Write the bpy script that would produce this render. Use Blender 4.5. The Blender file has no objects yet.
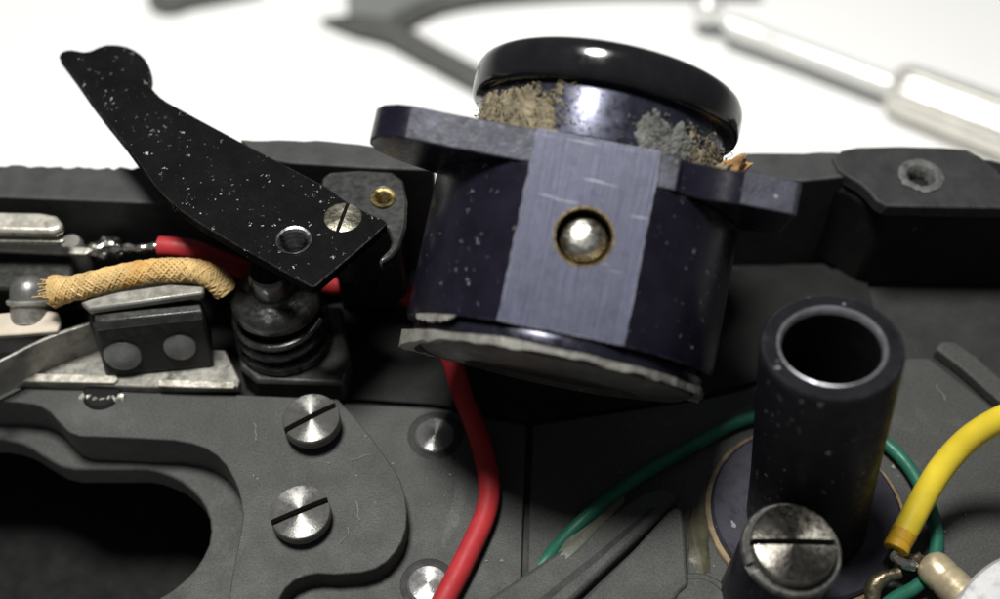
import bpy, bmesh, math, random
from mathutils import Vector, Matrix, noise
random.seed(7)
R = math.radians
PI = math.pi
SC = bpy.context.scene
COL = SC.collection

# ------------------------------------------------------------------ camera, light, exposure
# 1 unit = 1 cm
ELEV, DIST, FPX = R(52), 10.0, 1180.0
CAM = Vector((0, -DIST * math.cos(ELEV), DIST * math.sin(ELEV)))
RT = Vector((1, 0, 0)); UP = Vector((0, math.sin(ELEV), math.cos(ELEV)))
FW = Vector((0, math.cos(ELEV), -math.sin(ELEV)))
cd = bpy.data.cameras.new('camera'); cam = bpy.data.objects.new('camera', cd); COL.objects.link(cam)
cam.location = CAM; cam.rotation_euler = (PI / 2 - ELEV, 0, 0)
cd.sensor_width = 36; cd.lens = 36 * FPX / 1000
cd.clip_start = 0.05; cd.clip_end = 500
cd.dof.use_dof = True; cd.dof.focus_distance = 8.45
cd.dof.aperture_fstop = cd.lens * 0.001 / 0.21
SC.camera = cam
w = bpy.data.worlds.new('World'); SC.world = w; w.use_nodes = True
bg = w.node_tree.nodes['Background']; bg.inputs[0].default_value = (0.93, 0.97, 1.0, 1); bg.inputs[1].default_value = 0.13
def lamp(name, loc, target, size, power, col):
    l = bpy.data.lights.new(name, 'AREA'); l.shape = 'DISK'; l.size = size; l.energy = power; l.color = col
    o = bpy.data.objects.new(name, l); COL.objects.link(o); o.location = loc
    o.rotation_euler = (Vector(target) - Vector(loc)).to_track_quat('-Z', 'Y').to_euler()
    return o
lamp('desk_lamp', (-3.0, 1.0, 22), (0, 5, -2), 5.0, 9000, (1.0, 0.985, 0.945))
SC.view_settings.view_transform = 'Standard'; SC.view_settings.look = 'None'
SC.view_settings.exposure = 0.0; SC.view_settings.gamma = 1.0
SC.cycles.use_denoising = True
SC.cycles.max_bounces = 8

# ------------------------------------------------------------------ sight lines measured in the photograph -> points in space
def ray(px, py): return (RT * ((px - 500) / FPX) + UP * (-(py - 299.5) / FPX) + FW).normalized()
def P(px, py, z):
    d = ray(px, py); return CAM + d * ((z - CAM.z) / d.z)
def PD(px, py, dist): return CAM + ray(px, py) * dist
def proj(p):
    v = p - CAM; d = v.dot(FW); return (500 + FPX * v.dot(RT) / d, 299.5 - FPX * v.dot(UP) / d)

# ------------------------------------------------------------------ materials
MATS = {}
def M(name, col, rough=0.5, metal=0.0, spec=0.5, var=0.2, vscale=6.0, bump=0.05, bscale=60.0,
      specks=0.0, sscale=9.0, ssize=0.16, scol=(0.45, 0.45, 0.43), wear=0.0, wcol=(0.35, 0.35, 0.36), wrad=0.012,
      stain=None, stain_amt=0.5, stain_scale=3.0, aniso=0.0, grain=0.0, scratch=0.0, brush=None, coat=0.0, rvar=0.15):
    m = bpy.data.materials.new(name); m.use_nodes = True
    nt = m.node_tree; N = nt.nodes; L = nt.links
    b = N['Principled BSDF']
    b.inputs['Metallic'].default_value = metal
    b.inputs['Specular IOR Level'].default_value = spec if metal else spec * 0.7
    b.inputs['Coat Weight'].default_value = coat; b.inputs['Coat Roughness'].default_value = 0.12
    tc = N.new('ShaderNodeTexCoord'); co = tc.outputs['Object']
    def math_(op, a, c=None, clamp=False):
        n = N.new('ShaderNodeMath'); n.operation = op; n.use_clamp = clamp
        for i, v in enumerate((a, c)):
            if v is None: continue
            if isinstance(v, (int, float)): n.inputs[i].default_value = v
            else: L.new(v, n.inputs[i])
        return n.outputs[0]
    def noise_(scale, detail=4, rough_=0.6, vec=co):
        n = N.new('ShaderNodeTexNoise'); n.inputs['Scale'].default_value = scale
        n.inputs['Detail'].default_value = detail; n.inputs['Roughness'].default_value = rough_
        L.new(vec, n.inputs['Vector']); return n.outputs['Fac']
    def mixc(fac, a, c):
        n = N.new('ShaderNodeMix'); n.data_type = 'RGBA'
        if isinstance(fac, (int, float)): n.inputs[0].default_value = fac
        else: L.new(fac, n.inputs[0])
        for k, v in ((6, a), (7, c)):
            if isinstance(v, tuple): n.inputs[k].default_value = (*v, 1)
            else: L.new(v, n.inputs[k])
        return n.outputs[2]
    def ramp(fac, lo, hi):
        n = N.new('ShaderNodeMapRange'); n.inputs[1].default_value = lo; n.inputs[2].default_value = hi
        L.new(fac, n.inputs[0]); return n.outputs[0]
    big = noise_(vscale, 6)
    c0 = tuple(x * (1 - var) for x in col); c1 = tuple(min(1, x * (1 + var)) for x in col)
    colr = mixc(ramp(big, 0.3, 0.7), c0, c1)
    if brush:                                       # fine machining lines along one axis
        mp = N.new('ShaderNodeMapping'); mp.inputs['Scale'].default_value = brush; L.new(co, mp.inputs[0])
        bn = noise_(1.0, 5, 0.7, mp.outputs[0])
        colr = mixc(ramp(bn, 0.25, 0.75), tuple(x * 0.60 for x in col), tuple(min(1, x * 1.35) for x in col))
        colr = mixc(ramp(big, 0.45, 0.8), colr, c0)
    if grain:
        gn = noise_(55, 3, 0.7)
        k = N.new('ShaderNodeMix'); k.data_type = 'RGBA'; k.blend_type = 'MULTIPLY'; k.inputs[0].default_value = 1.0
        gm = N.new('ShaderNodeMapRange'); gm.inputs[1].default_value = 0.3; gm.inputs[2].default_value = 0.7
        gm.inputs[3].default_value = 1 - grain; gm.inputs[4].default_value = 1 + grain; L.new(gn, gm.inputs[0])
        L.new(colr, k.inputs[6]); L.new(gm.outputs[0], k.inputs[7]); colr = k.outputs[2]
    if scratch:
        for rot, sc_ in (((0.2, 0.3, 0.5), (2, 90, 30)), ((0.1, 0.7, 2.0), (3, 110, 40))):
            mp = N.new('ShaderNodeMapping'); mp.inputs['Rotation'].default_value = rot; mp.inputs['Scale'].default_value = sc_; L.new(co, mp.inputs[0])
            sn = ramp(noise_(0.5, 2, 0.5, mp.outputs[0]), 0.69, 0.73)
            colr = mixc(math_('MULTIPLY', sn, scratch), colr, wcol)
    if stain:
        st = ramp(noise_(stain_scale, 8, 0.7), 0.62 - 0.2 * stain_amt, 0.72 - 0.1 * stain_amt)
        colr = mixc(math_('MULTIPLY', st, 0.85), colr, stain)
    if wear > 0:
        bv = N.new('ShaderNodeBevel'); bv.samples = 4; bv.inputs[0].default_value = wrad
        ge = N.new('ShaderNodeNewGeometry')
        dt = N.new('ShaderNodeVectorMath'); dt.operation = 'DOT_PRODUCT'
        L.new(bv.outputs[0], dt.inputs[0]); L.new(ge.outputs['Normal'], dt.inputs[1])
        ed = ramp(math_('SUBTRACT', 1.0, dt.outputs['Value']), 0.01, 0.16)
        ed = math_('MULTIPLY', ed, ramp(noise_(14, 5, 0.7), 0.38, 0.58))
        colr = mixc(math_('MULTIPLY', ed, wear, True), colr, wcol)
    if specks > 0:
        dn = N.new('ShaderNodeTexNoise'); dn.inputs['Scale'].default_value = sscale * 2.3; L.new(co, dn.inputs['Vector'])
        va = N.new('ShaderNodeVectorMath'); va.operation = 'MULTIPLY_ADD'
        L.new(dn.outputs['Color'], va.inputs[0]); va.inputs[1].default_value = (0.09, 0.09, 0.09); L.new(co, va.inputs[2])
        vo = N.new('ShaderNodeTexVoronoi'); vo.inputs['Scale'].default_value = sscale; L.new(va.outputs[0], vo.inputs['Vector'])
        sp = N.new('ShaderNodeSeparateColor'); L.new(vo.outputs['Color'], sp.inputs[0])
        size = math_('MULTIPLY', math_('POWER', sp.outputs[1], 1.8), ssize)
        near = math_('LESS_THAN', vo.outputs['Distance'], size)
        clus = ramp(noise_(2.2, 4), 0.42, 0.68)
        keep = math_('GREATER_THAN', math_('MULTIPLY', clus, specks * 2), sp.outputs[0])
        colr = mixc(math_('MULTIPLY', math_('MULTIPLY', near, keep), sp.outputs[2]), colr, scol)
    L.new(colr, b.inputs['Base Color'])
    rn = ramp(noise_(vscale * 3, 5), 0.3, 0.7)
    mr = N.new('ShaderNodeMapRange'); mr.inputs[3].default_value = max(0.02, rough - rvar); mr.inputs[4].default_value = min(1, rough + rvar)
    L.new(rn, mr.inputs[0]); L.new(mr.outputs[0], b.inputs['Roughness'])
    if aniso:
        b.inputs['Anisotropic'].default_value = aniso
        tg = N.new('ShaderNodeTangent'); tg.direction_type = 'RADIAL'; tg.axis = 'Z'; L.new(tg.outputs[0], b.inputs['Tangent']); b.inputs['Anisotropic Rotation'].default_value = 0.25
    if bump:
        bp = N.new('ShaderNodeBump'); bp.inputs['Strength'].default_value = 1.0; bp.inputs['Distance'].default_value = bump * 0.012
        L.new(noise_(bscale, 4) if not brush else bn, bp.inputs['Height']); L.new(bp.outputs[0], b.inputs['Normal'])
    MATS[name] = m
    return m

paint = M('grey_paint', (0.0445, 0.0455, 0.0435), 0.55, spec=0.3, grain=0.34, var=0.13, vscale=1.3, bump=0.25, bscale=75, specks=0.18, sscale=5, ssize=0.10, scol=(0.17, 0.17, 0.165), wear=0.3, wcol=(0.16, 0.16, 0.155), wrad=0.02, stain=(0.074, 0.074, 0.071), stain_amt=0.2, stain_scale=1.3)
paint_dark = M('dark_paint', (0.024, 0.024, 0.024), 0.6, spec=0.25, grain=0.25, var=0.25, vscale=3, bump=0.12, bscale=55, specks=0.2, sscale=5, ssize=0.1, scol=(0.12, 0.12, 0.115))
rail_paint = M('wall_paint', (0.035, 0.036, 0.0365), 0.6, spec=0.35, var=0.25, vscale=5, bump=0.35, bscale=45, specks=0.35, sscale=9, ssize=0.14, scol=(0.15, 0.15, 0.15), wear=0.8, wcol=(0.13, 0.13, 0.125), wrad=0.03)
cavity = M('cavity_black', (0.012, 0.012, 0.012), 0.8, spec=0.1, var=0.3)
lever_black = M('lever_black', (0.0045, 0.0045, 0.0048), 0.65, spec=0.03, var=0.3, vscale=4, bump=0.15, bscale=60, specks=1.0, sscale=21, ssize=0.27, grain=0.3, scol=(0.42, 0.42, 0.42), wear=0.5, wcol=(0.28, 0.28, 0.28), wrad=0.012)
black_gloss = M('black_anodised', (0.007, 0.0063, 0.0115), 0.26, spec=0.22, var=0.3, vscale=5, bump=0.04, bscale=70, rvar=0.06, specks=0.45, sscale=24, ssize=0.25, scol=(0.30, 0.30, 0.32), wear=0.45, wcol=(0.16, 0.16, 0.19), wrad=0.012)
lacquer = M('black_lacquer', (0.006, 0.006, 0.007), 0.13, spec=0.6, var=0.3, bump=0.02, bscale=18, specks=0.12, sscale=9, ssize=0.12, scol=(0.25, 0.25, 0.25), rvar=0.05)
blue_neck = M('blue_black_metal', (0.034, 0.036, 0.054), 0.30, metal=0.7, spec=0.5, var=0.3, vscale=4, bump=0.05, bscale=40, brush=(3, 3, 60), specks=0.3, sscale=9, ssize=0.15, scol=(0.35, 0.33, 0.28))
milled = M('milled_blue_grey', (0.058, 0.062, 0.100), 0.46, metal=0.25, spec=0.45, var=0.25, vscale=3, bump=0.45, bscale=80, brush=(42, 3, 1.6), specks=0.25, sscale=14, ssize=0.2, scol=(0.5, 0.5, 0.55), scratch=0.35, grain=0.15, wear=0.6, wcol=(0.45, 0.45, 0.5))
flange_m = M('worn_blue_flange', (0.029, 0.031, 0.045), 0.5, metal=0.2, spec=0.4, var=0.55, vscale=7, bump=0.4, bscale=50, specks=0.5, sscale=10, ssize=0.2, scol=(0.4, 0.4, 0.4), wear=0.7, wcol=(0.33, 0.33, 0.36))
shim_m = M('torn_shim_metal', (0.20, 0.195, 0.175), 0.5, metal=0.35, var=0.45, vscale=9, bump=0.5, bscale=35, stain=(0.08, 0.078, 0.065), stain_amt=0.5)
steel = M('turned_steel', (0.135, 0.133, 0.126), 0.33, metal=0.6, var=0.18, vscale=7, bump=0.05, bscale=70, aniso=0.95, stain=(0.17, 0.165, 0.15), stain_amt=0.05, stain_scale=5)
M('screw_shade_black', (0.012, 0.011, 0.010), 0.7, metal=0.2, spec=0.2, var=0.4)  # near-black standing in for shade in screw slots and under the heads
steel_old = M('worn_steel', (0.14, 0.132, 0.115), 0.34, metal=1.0, var=0.4, vscale=8, bump=0.15, bscale=40, aniso=0.85, stain=(0.07, 0.062, 0.05), stain_amt=0.3, stain_scale=12, wear=0.6, wcol=(0.6, 0.58, 0.54))
steel_dull = M('dull_rivet_steel', (0.30, 0.30, 0.30), 0.42, metal=1.0, var=0.2, vscale=6, bump=0.04, aniso=0.95)
dark_steel = M('dark_steel', (0.045, 0.045, 0.043), 0.4, metal=0.6, var=0.4, vscale=7, bump=0.2, bscale=30, wear=0.9, wcol=(0.5, 0.49, 0.45), wrad=0.015, specks=0.3, sscale=10, ssize=0.15)
nickel = M('nickel_strip', (0.55, 0.525, 0.455), 0.34, metal=0.6, var=0.25, vscale=6, bump=0.15, bscale=25, stain=(0.16, 0.14, 0.10), stain_amt=0.35, stain_scale=4)
nickel_dark = M('tarnished_strip', (0.23, 0.223, 0.2), 0.40, metal=0.5, var=0.35, vscale=5, bump=0.2, bscale=25, stain=(0.05, 0.047, 0.04), stain_amt=0.45, stain_scale=4, wear=1.0, wcol=(0.7, 0.68, 0.62), wrad=0.018)
solder_m = M('solder', (0.58, 0.57, 0.53), 0.25, metal=1.0, var=0.25, vscale=9, bump=0.5, bscale=14)
brass = M('brass', (0.52, 0.40, 0.20), 0.33, metal=1.0, var=0.3, vscale=6, bump=0.15, bscale=30, stain=(0.10, 0.07, 0.03), stain_amt=0.4, stain_scale=5)
brass_pale = M('pale_brass', (0.50, 0.42, 0.28), 0.38, metal=0.55, var=0.25, vscale=5, bump=0.1, bscale=30, stain=(0.09, 0.07, 0.035), stain_amt=0.35, stain_scale=4)
red_ins = M('red_insulation', (0.31, 0.022, 0.026), 0.5, spec=0.35, var=0.2, vscale=3, bump=0.06, bscale=30, specks=0.08, sscale=8, ssize=0.1, scol=(0.7, 0.4, 0.4))
green_ins = M('green_insulation', (0.013, 0.095, 0.062), 0.45, spec=0.4, var=0.25, vscale=4, bump=0.05)
yellow_ins = M('yellow_insulation', (0.60, 0.46, 0.033), 0.45, spec=0.35, var=0.12, vscale=3, bump=0.05, specks=0.22, sscale=4, ssize=0.12, scol=(0.12, 0.07, 0.01))
braid_m = M('tan_braid', (0.50, 0.35, 0.155), 0.7, spec=0.25, var=0.35, vscale=5, bump=0.3, bscale=50, stain=(0.45, 0.24, 0.06), stain_amt=0.4, stain_scale=2.6)
ivory = M('ivory_strip', (0.42, 0.37, 0.30), 0.5, spec=0.3, var=0.15, vscale=3, bump=0.05)
lint_m = M('grey_tan_lint', (0.145, 0.125, 0.085), 0.9, spec=0.1, var=0.55, vscale=11, bump=0.5, bscale=40)
lint_d = M('grey_dust', (0.10, 0.10, 0.095), 0.9, spec=0.1, var=0.5, vscale=12)
felt_m = M('orange_felt', (0.25, 0.145, 0.065), 0.9, spec=0.1, var=0.4, vscale=12, bump=0.5, bscale=40)
table_m = M('white_paper', (0.90, 0.90, 0.89), 0.7, spec=0.2, var=0.015, vscale=0.3, bump=0.02)
chrome_m = M('bright_chrome', (0.84, 0.84, 0.81), 0.35, metal=0.45, var=0.05, bump=0.0)
satin_m = M('satin_aluminium', (0.50, 0.50, 0.505), 0.45, metal=0.6, var=0.06, vscale=4, bump=0.05)
knurl_m = M('knurled_aluminium', (0.80, 0.78, 0.72), 0.4, metal=0.7, var=0.1, vscale=3, bump=0.1)
tool_dark = M('dark_tool_steel', (0.10, 0.102, 0.095), 0.5, metal=0.2, var=0.2, vscale=1.5)
glue_m = M('dried_glue', (0.075, 0.08, 0.062), 0.45, spec=0.3, var=0.3, vscale=6, bump=0.4, bscale=12)
olive_m = M('olive_grease', (0.05, 0.047, 0.028), 0.5, spec=0.25, var=0.4, vscale=7, bump=0.3, bscale=14)
flange_black = M('purple_black_flange', (0.016, 0.0155, 0.024), 0.45, spec=0.4, var=0.4, vscale=4, bump=0.1, bscale=50, specks=0.4, sscale=6, ssize=0.2, scol=(0.2, 0.2, 0.21))

# ------------------------------------------------------------------ mesh helpers (all in world space)
MW = {}
def thing(name, label, cat, mat_or_loc, group=None):
    o = bpy.data.objects.new(name, None); COL.objects.link(o); o.empty_display_size = 0.2
    m = mat_or_loc if isinstance(mat_or_loc, Matrix) else Matrix.Translation(mat_or_loc)
    o.matrix_world = m; MW[o.name] = m
    o['label'] = label; o['category'] = cat
    if group: o['group'] = group
    return o
def obj(name, bm, mat, parent=None, bevel=0, seg=2, smooth=True, label=None, cat=None, group=None, kind=None, angle=35, loc=None):
    base = MW[parent.name] if parent else Matrix.Translation(loc if loc is not None else (0, 0, 0))
    bm.transform(base.inverted())
    bmesh.ops.recalc_face_normals(bm, faces=bm.faces)
    me = bpy.data.meshes.new(name); bm.to_mesh(me); bm.free()
    for m in (mat if isinstance(mat, list) else [mat]): me.materials.append(m)
    o = bpy.data.objects.new(name, me); COL.objects.link(o)
    if parent: o.parent = parent
    else: o.matrix_world = base
    MW[o.name] = base
    if smooth:
        me.polygons.foreach_set('use_smooth', [True] * len(me.polygons)); me.set_sharp_from_angle(angle=R(angle))
    if bevel:
        b = o.modifiers.new('bevel', 'BEVEL'); b.width = bevel; b.segments = seg; b.limit_method = 'ANGLE'; b.angle_limit = R(40)
        b.harden_normals = False
    if label: o['label'] = label
    if cat: o['category'] = cat
    if group: o['group'] = group
    if kind: o['kind'] = kind
    return o
def prism(top, dz=None, bottom=None, holes=()):
    """closed plate: outline (world points) + holes, extruded along vector dz"""
    bm = bmesh.new(); loops = [top] + list(holes); edges = []
    for lp in loops:
        vs = [bm.verts.new(p) for p in lp]
        edges += [bm.edges.new((vs[i], vs[(i + 1) % len(vs)])) for i in range(len(vs))]
    bmesh.ops.triangle_fill(bm, use_beauty=True, use_dissolve=False, edges=edges)
    bmesh.ops.dissolve_limit(bm, angle_limit=R(0.5), verts=bm.verts, edges=bm.edges) if not holes else None
    ret = bmesh.ops.extrude_face_region(bm, geom=bm.faces[:])
    bmesh.ops.translate(bm, vec=Vector(dz), verts=[v for v in ret['geom'] if isinstance(v, bmesh.types.BMVert)])
    return bm
def pxprism(pts, z, z0, holes=()):
    return prism([P(x, y, z) for x, y in pts], (0, 0, z0 - z), holes=[[P(x, y, z) for x, y in h] for h in holes])
def hexa(p):
    bm = bmesh.new(); v = [bm.verts.new(q) for q in p]
    for f in ((0, 1, 2, 3), (7, 6, 5, 4), (0, 4, 5, 1), (1, 5, 6, 2), (2, 6, 7, 3), (3, 7, 4, 0)): bm.faces.new([v[i] for i in f])
    return bm
def frame(o, z, x=None):
    z = Vector(z).normalized(); x = Vector(x if x is not None else (1, 0, 0))
    x = (x - z * x.dot(z)).normalized(); y = z.cross(x)
    return Matrix.Translation(o) @ Matrix((x, y, z)).transposed().to_4x4()
def lathe(prof, F=Matrix(), segs=64, closed=False):
    """revolve (r, z) points about local z; closed joins the last point to the first"""
    bm = bmesh.new(); rings = []
    for r, z in prof:
        if r < 1e-6: rings.append([bm.verts.new((0, 0, z))])
        else: rings.append([bm.verts.new((r * math.cos(2 * PI * k / segs), r * math.sin(2 * PI * k / segs), z)) for k in range(segs)])
    n = len(rings)
    for i in range(n if closed else n - 1):
        a, b = rings[i], rings[(i + 1) % n]
        for k in range(segs):
            k2 = (k + 1) % segs
            if len(a) == 1 and len(b) == 1: continue
            if len(a) == 1: bm.faces.new((a[0], b[k], b[k2]))
            elif len(b) == 1: bm.faces.new((a[k], a[k2], b[0]))
            else: bm.faces.new((a[k], a[k2], b[k2], b[k]))
    bm.transform(F); return bm
def smooth_path(pts, n=10):
    pts = [Vector(p) for p in pts]; out = []
    ext = [pts[0] * 2 - pts[1]] + pts + [pts[-1] * 2 - pts[-2]]
    for i in range(1, len(ext) - 2):
        p0, p1, p2, p3 = ext[i - 1:i + 3]
        for k in range(n):
            t = k / n
            out.append(0.5 * (2 * p1 + (p2 - p0) * t + (2 * p0 - 5 * p1 + 4 * p2 - p3) * t * t + (3 * p1 - p0 - 3 * p2 + p3) * t ** 3))
    out.append(pts[-1]); return out
def frames_along(path):
    fr = []; prev = None
    for i, p in enumerate(path):
        t = (path[min(i + 1, len(path) - 1)] - path[max(i - 1, 0)]).normalized()
        if prev is None:
            a = Vector((0, 0, 1)) if abs(t.z) < 0.9 else Vector((1, 0, 0)); u = (a - t * a.dot(t)).normalized()
        else: u = (prev - t * prev.dot(t)).normalized()
        prev = u; fr.append((p, u, t.cross(u)))
    return fr
def tube(path, r, segs=14, bm=None, jitter=0, cap=True):
    own = bm is None
    if own: bm = bmesh.new()
    rings = []
    n = len(path)
    for i, (p, u, v) in enumerate(frames_along(path)):
        rr = (r(i / (n - 1)) if callable(r) else r) * (1 + random.uniform(-jitter, jitter))
        rings.append([bm.verts.new(p + (u * math.cos(2 * PI * k / segs) + v * math.sin(2 * PI * k / segs)) * rr) for k in range(segs)])
    for a, b in zip(rings, rings[1:]):
        for k in range(segs): bm.faces.new((a[k], a[(k + 1) % segs], b[(k + 1) % segs], b[k]))
    if cap: bm.faces.new(rings[0][::-1]); bm.faces.new(rings[-1])
    return bm
def boolean(bm_a, bm_b, op='DIFFERENCE'):
    obs = []
    for b in (bm_a, bm_b):
        bmesh.ops.recalc_face_normals(b, faces=b.faces)
        me = bpy.data.meshes.new('tmp'); b.to_mesh(me); b.free()
        o = bpy.data.objects.new('tmp', me); COL.objects.link(o); obs.append(o)
    md = obs[0].modifiers.new('b', 'BOOLEAN'); md.operation = op; md.object = obs[1]; md.solver = 'EXACT'
    dg = bpy.context.evaluated_depsgraph_get(); dg.update()
    ev = obs[0].evaluated_get(dg); bm = bmesh.new(); bm.from_mesh(ev.data)
    for o in obs:
        me = o.data; bpy.data.objects.remove(o); bpy.data.meshes.remove(me)
    return bm
def box(F, x0, x1, y0, y1, z0, z1):
    bm = hexa([Vector(q) for q in ((x0, y0, z1), (x1, y0, z1), (x1, y1, z1), (x0, y1, z1), (x0, y0, z0), (x1, y0, z0), (x1, y1, z0), (x0, y1, z0))])
    bm.transform(F); return bm
def ell(cx, cy, rx, ry, n=32): return [(cx + rx * math.cos(2 * PI * k / n), cy + ry * math.sin(2 * PI * k / n)) for k in range(n)]
def wob(pts, amp, step=12):
    """break a traced edge into slightly uneven steps"""
    out = []
    for (x0, y0), (x1, y1) in zip(pts, pts[1:]):
        n = max(1, int(math.hypot(x1 - x0, y1 - y0) / step))
        for k in range(n):
            t = k / n; j = 0 if k == 0 else random.uniform(-amp, amp)
            out.append((x0 + (x1 - x0) * t, y0 + (y1 - y0) * t + j))
    out.append(pts[-1]); return out
def blob(c, r, seed=0, rough=0.35, sub=2, sq=(1, 1, 1)):
    bm = bmesh.new(); bmesh.ops.create_icosphere(bm, subdivisions=sub, radius=1)
    for v in bm.verts:
        k = 1 + rough * noise.noise(v.co * 1.7 + Vector((seed * 3.1, seed * 1.7, seed)))
        v.co = Vector((v.co.x * sq[0], v.co.y * sq[1], v.co.z * sq[2])) * k * r + Vector(c)
    return bm

def slotted_screw(label, centre, axis, r, h, slot_px, mat, slot_w=0.22, slot_d=0.75, shank=0.4, group='slotted screws', dome=0.03):
    """centre = middle of the head's top face; slot_px = two photo points giving the slot's direction"""
    a = Vector(axis).normalized()
    q = []
    for px, py in slot_px:
        d = ray(px, py); q.append(CAM + d * ((centre - CAM).dot(a) / d.dot(a)))
    F = frame(centre, a, q[1] - q[0])
    t = thing('slotted_screw', label, 'screw', F, group)
    ch = r * 0.09
    head = lathe([(0, dome * r), (r * 0.55, dome * r * 0.7), (r - ch, 0), (r - ch * 0.3, -ch * 0.3), (r, -ch), (r, -h), (r * 0.55, -h), (0, -h)], F, 56)
    sw = r * slot_w / 2
    head = boolean(head, box(F, -r * 1.2, r * 1.2, -sw, sw, -h * slot_d, r))
    ho = obj('head', head, [mat, MATS['screw_shade_black']], t, angle=25)
    for p in ho.data.polygons:
        if abs(p.center.y) < sw * 1.02 and p.center.z < -0.001 - h * 0.1 and abs(p.center.x) < r * 0.9995 and p.center.z > -h * 0.9: p.material_index = 1  # slot faces take the painted shade colour
    obj('shank', lathe([(0, -h + 0.01), (r * 0.8, -h + 0.01), (r * 0.8, -h - shank), (0, -h - shank)], F, 32), MATS['screw_shade_black'], t)  # shank darkened to read as shade below the head
    return t

# ------------------------------------------------------------------ the setting
TZ = -4.2
def table():
    bm = bmesh.new()
    n = 20
    g = [[bm.verts.new((-120 + 240 * i / n, -60 + 240 * j / n, TZ)) for i in range(n + 1)] for j in range(n + 1)]
    for j in range(n):
        for i in range(n): bm.faces.new((g[j][i], g[j][i + 1], g[j + 1][i + 1], g[j + 1][i]))
    obj('table_top', bm, table_m, kind='structure')
table()

# ------------------------------------------------------------------ camera body casting
ZS1, ZREC = 0.20, -0.16
ZW = 1.0
body = thing('camera_chassis', 'dark grey metal camera chassis with recessed floor plates and a raised rear wall', 'camera body', (0, 0, TZ))
YB = P(900, 207, ZW).y
# floor plates with narrow gaps
obj('floor_plate', pxprism([(345, 403), (434, 409), (470, 415), (527, 425), (526, 450), (523, 520), (521, 590), (519, 720), (248, 740), (262, 575), (320, 500), (318, 430)], 0.0, -0.05), paint, body, bevel=0.012)
obj('floor_plate', pxprism([(533, 425), (700, 400), (880, 359), (929, 358), (985, 402), (1040, 450), (1180, 560), (1180, 760), (526, 730), (527, 590), (529, 520), (532, 450)], 0.0, -0.05), paint, body, bevel=0.012)
bl = [P(-260, 395, 0), P(310, 398, 0), P(345, 398, 0), P(434, 404, 0), P(472, 410, 0), P(531, 420, 0), P(700, 395, 0), P(872, 352, 0), P(872, 300, 0)]
obj('floor_plate', prism(bl + [Vector((bl[-1].x, YB + 0.2, 0)), Vector((bl[0].x - 1, YB + 0.2, 0))], (0, 0, -0.05)), M('back_shade_black', (0.010, 0.010, 0.010), 0.65, spec=0.2, grain=0.3, var=0.4, vscale=2, bump=0.12, bscale=55, specks=0.2, sscale=8, ssize=0.2, scol=(0.1, 0.1, 0.095)), body, bevel=0.01)  # back plate near black: the rear wall's shadow put into its colour
ul = [P(250, 760, -0.06), P(262, 560, -0.06), P(318, 480, -0.06), P(300, 400, -0.06), P(-260, 392, -0.06)]
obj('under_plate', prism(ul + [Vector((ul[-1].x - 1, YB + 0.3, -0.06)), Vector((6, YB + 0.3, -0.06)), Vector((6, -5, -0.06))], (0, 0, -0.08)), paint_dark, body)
# raised plate with the rounded recess
rec = [(229, 640), (229, 599), (233, 569), (240, 535), (243, 515), (241, 500), (238, 488), (233, 477), (226, 465), (218, 456), (206, 448), (191, 443), (174, 440), (153, 439), (115, 437), (80, 436), (69, 432), (60, 423), (50, 412), (42, 407), (34, 404), (18, 402), (0, 401), (-120, 399), (-260, 398)]
s1 = [(-260, 375), (0, 382), (200, 393), (338, 399), (352, 414), (372, 438), (394, 469), (401, 482), (405, 496), (407, 512), (406, 528), (402, 541), (396, 551), (387, 561), (376, 568), (362, 572), (335, 574), (318, 573), (306, 575), (294, 580), (285, 588), (278, 600), (268, 640)]
obj('raised_plate', pxprism(s1 + rec, ZS1, ZREC - 0.01), paint, body, bevel=0.010, seg=2)
hole = [(140, 640), (157, 599), (172, 590), (184, 580), (195, 569), (203, 557), (209, 544), (211, 531), (210, 519), (206, 508), (200, 498), (191, 489), (181, 481), (168, 475), (157, 471), (145, 469), (107, 469), (75, 469), (61, 466), (52, 461), (42, 455), (33, 449), (23, 444), (12, 441), (0, 439), (-260, 434)]
obj('recess_ledge', pxprism([(-260, 360), (200, 380), (330, 420), (330, 700), (120, 700)] + hole, ZREC - 0.015, -0.4), paint, body, bevel=0.016, seg=2)
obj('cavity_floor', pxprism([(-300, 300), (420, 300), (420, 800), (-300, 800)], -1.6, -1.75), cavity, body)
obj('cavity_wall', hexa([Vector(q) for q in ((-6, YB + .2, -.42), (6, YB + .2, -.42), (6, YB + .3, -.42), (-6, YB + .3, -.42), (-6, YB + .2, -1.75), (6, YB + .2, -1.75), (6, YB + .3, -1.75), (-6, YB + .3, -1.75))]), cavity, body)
# rear wall: three capped lengths and a low sill behind the barrel
wl = wob([(-200, 164), (0, 166), (150, 168), (262, 169)], 1.9, 6) + [(262, 196), (150, 203), (0, 197), (-200, 193)]
obj('rear_wall', pxprism(wl, ZW, TZ + 0.004), rail_paint, body, bevel=0.012)
wm = wob([(240, 139), (330, 141), (372, 146), (434, 149)], 0.9, 12) + [(434, 170), (372, 168), (290, 163), (262, 158)]
obj('rear_wall', pxprism(wm, ZW + 0.25, TZ + 0.004), rail_paint, body, bevel=0.012)
wr = wob([(745, 153), (790, 153), (832, 152)], 0.6, 12) + [(852, 153), (852, 176), (832, 178), (800, 181), (745, 181)]
obj('rear_wall', pxprism(wr, ZW, TZ + 0.004), rail_paint, body, bevel=0.012)
cap_paint = M('cap_paint', (0.0245, 0.0245, 0.0255), 0.6, spec=0.3, var=0.3, vscale=5, bump=0.4, bscale=45, specks=0.35, sscale=9, ssize=0.2, scol=(0.15, 0.15, 0.15), wear=0.8, wcol=(0.11, 0.11, 0.105), wrad=0.03)
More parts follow.
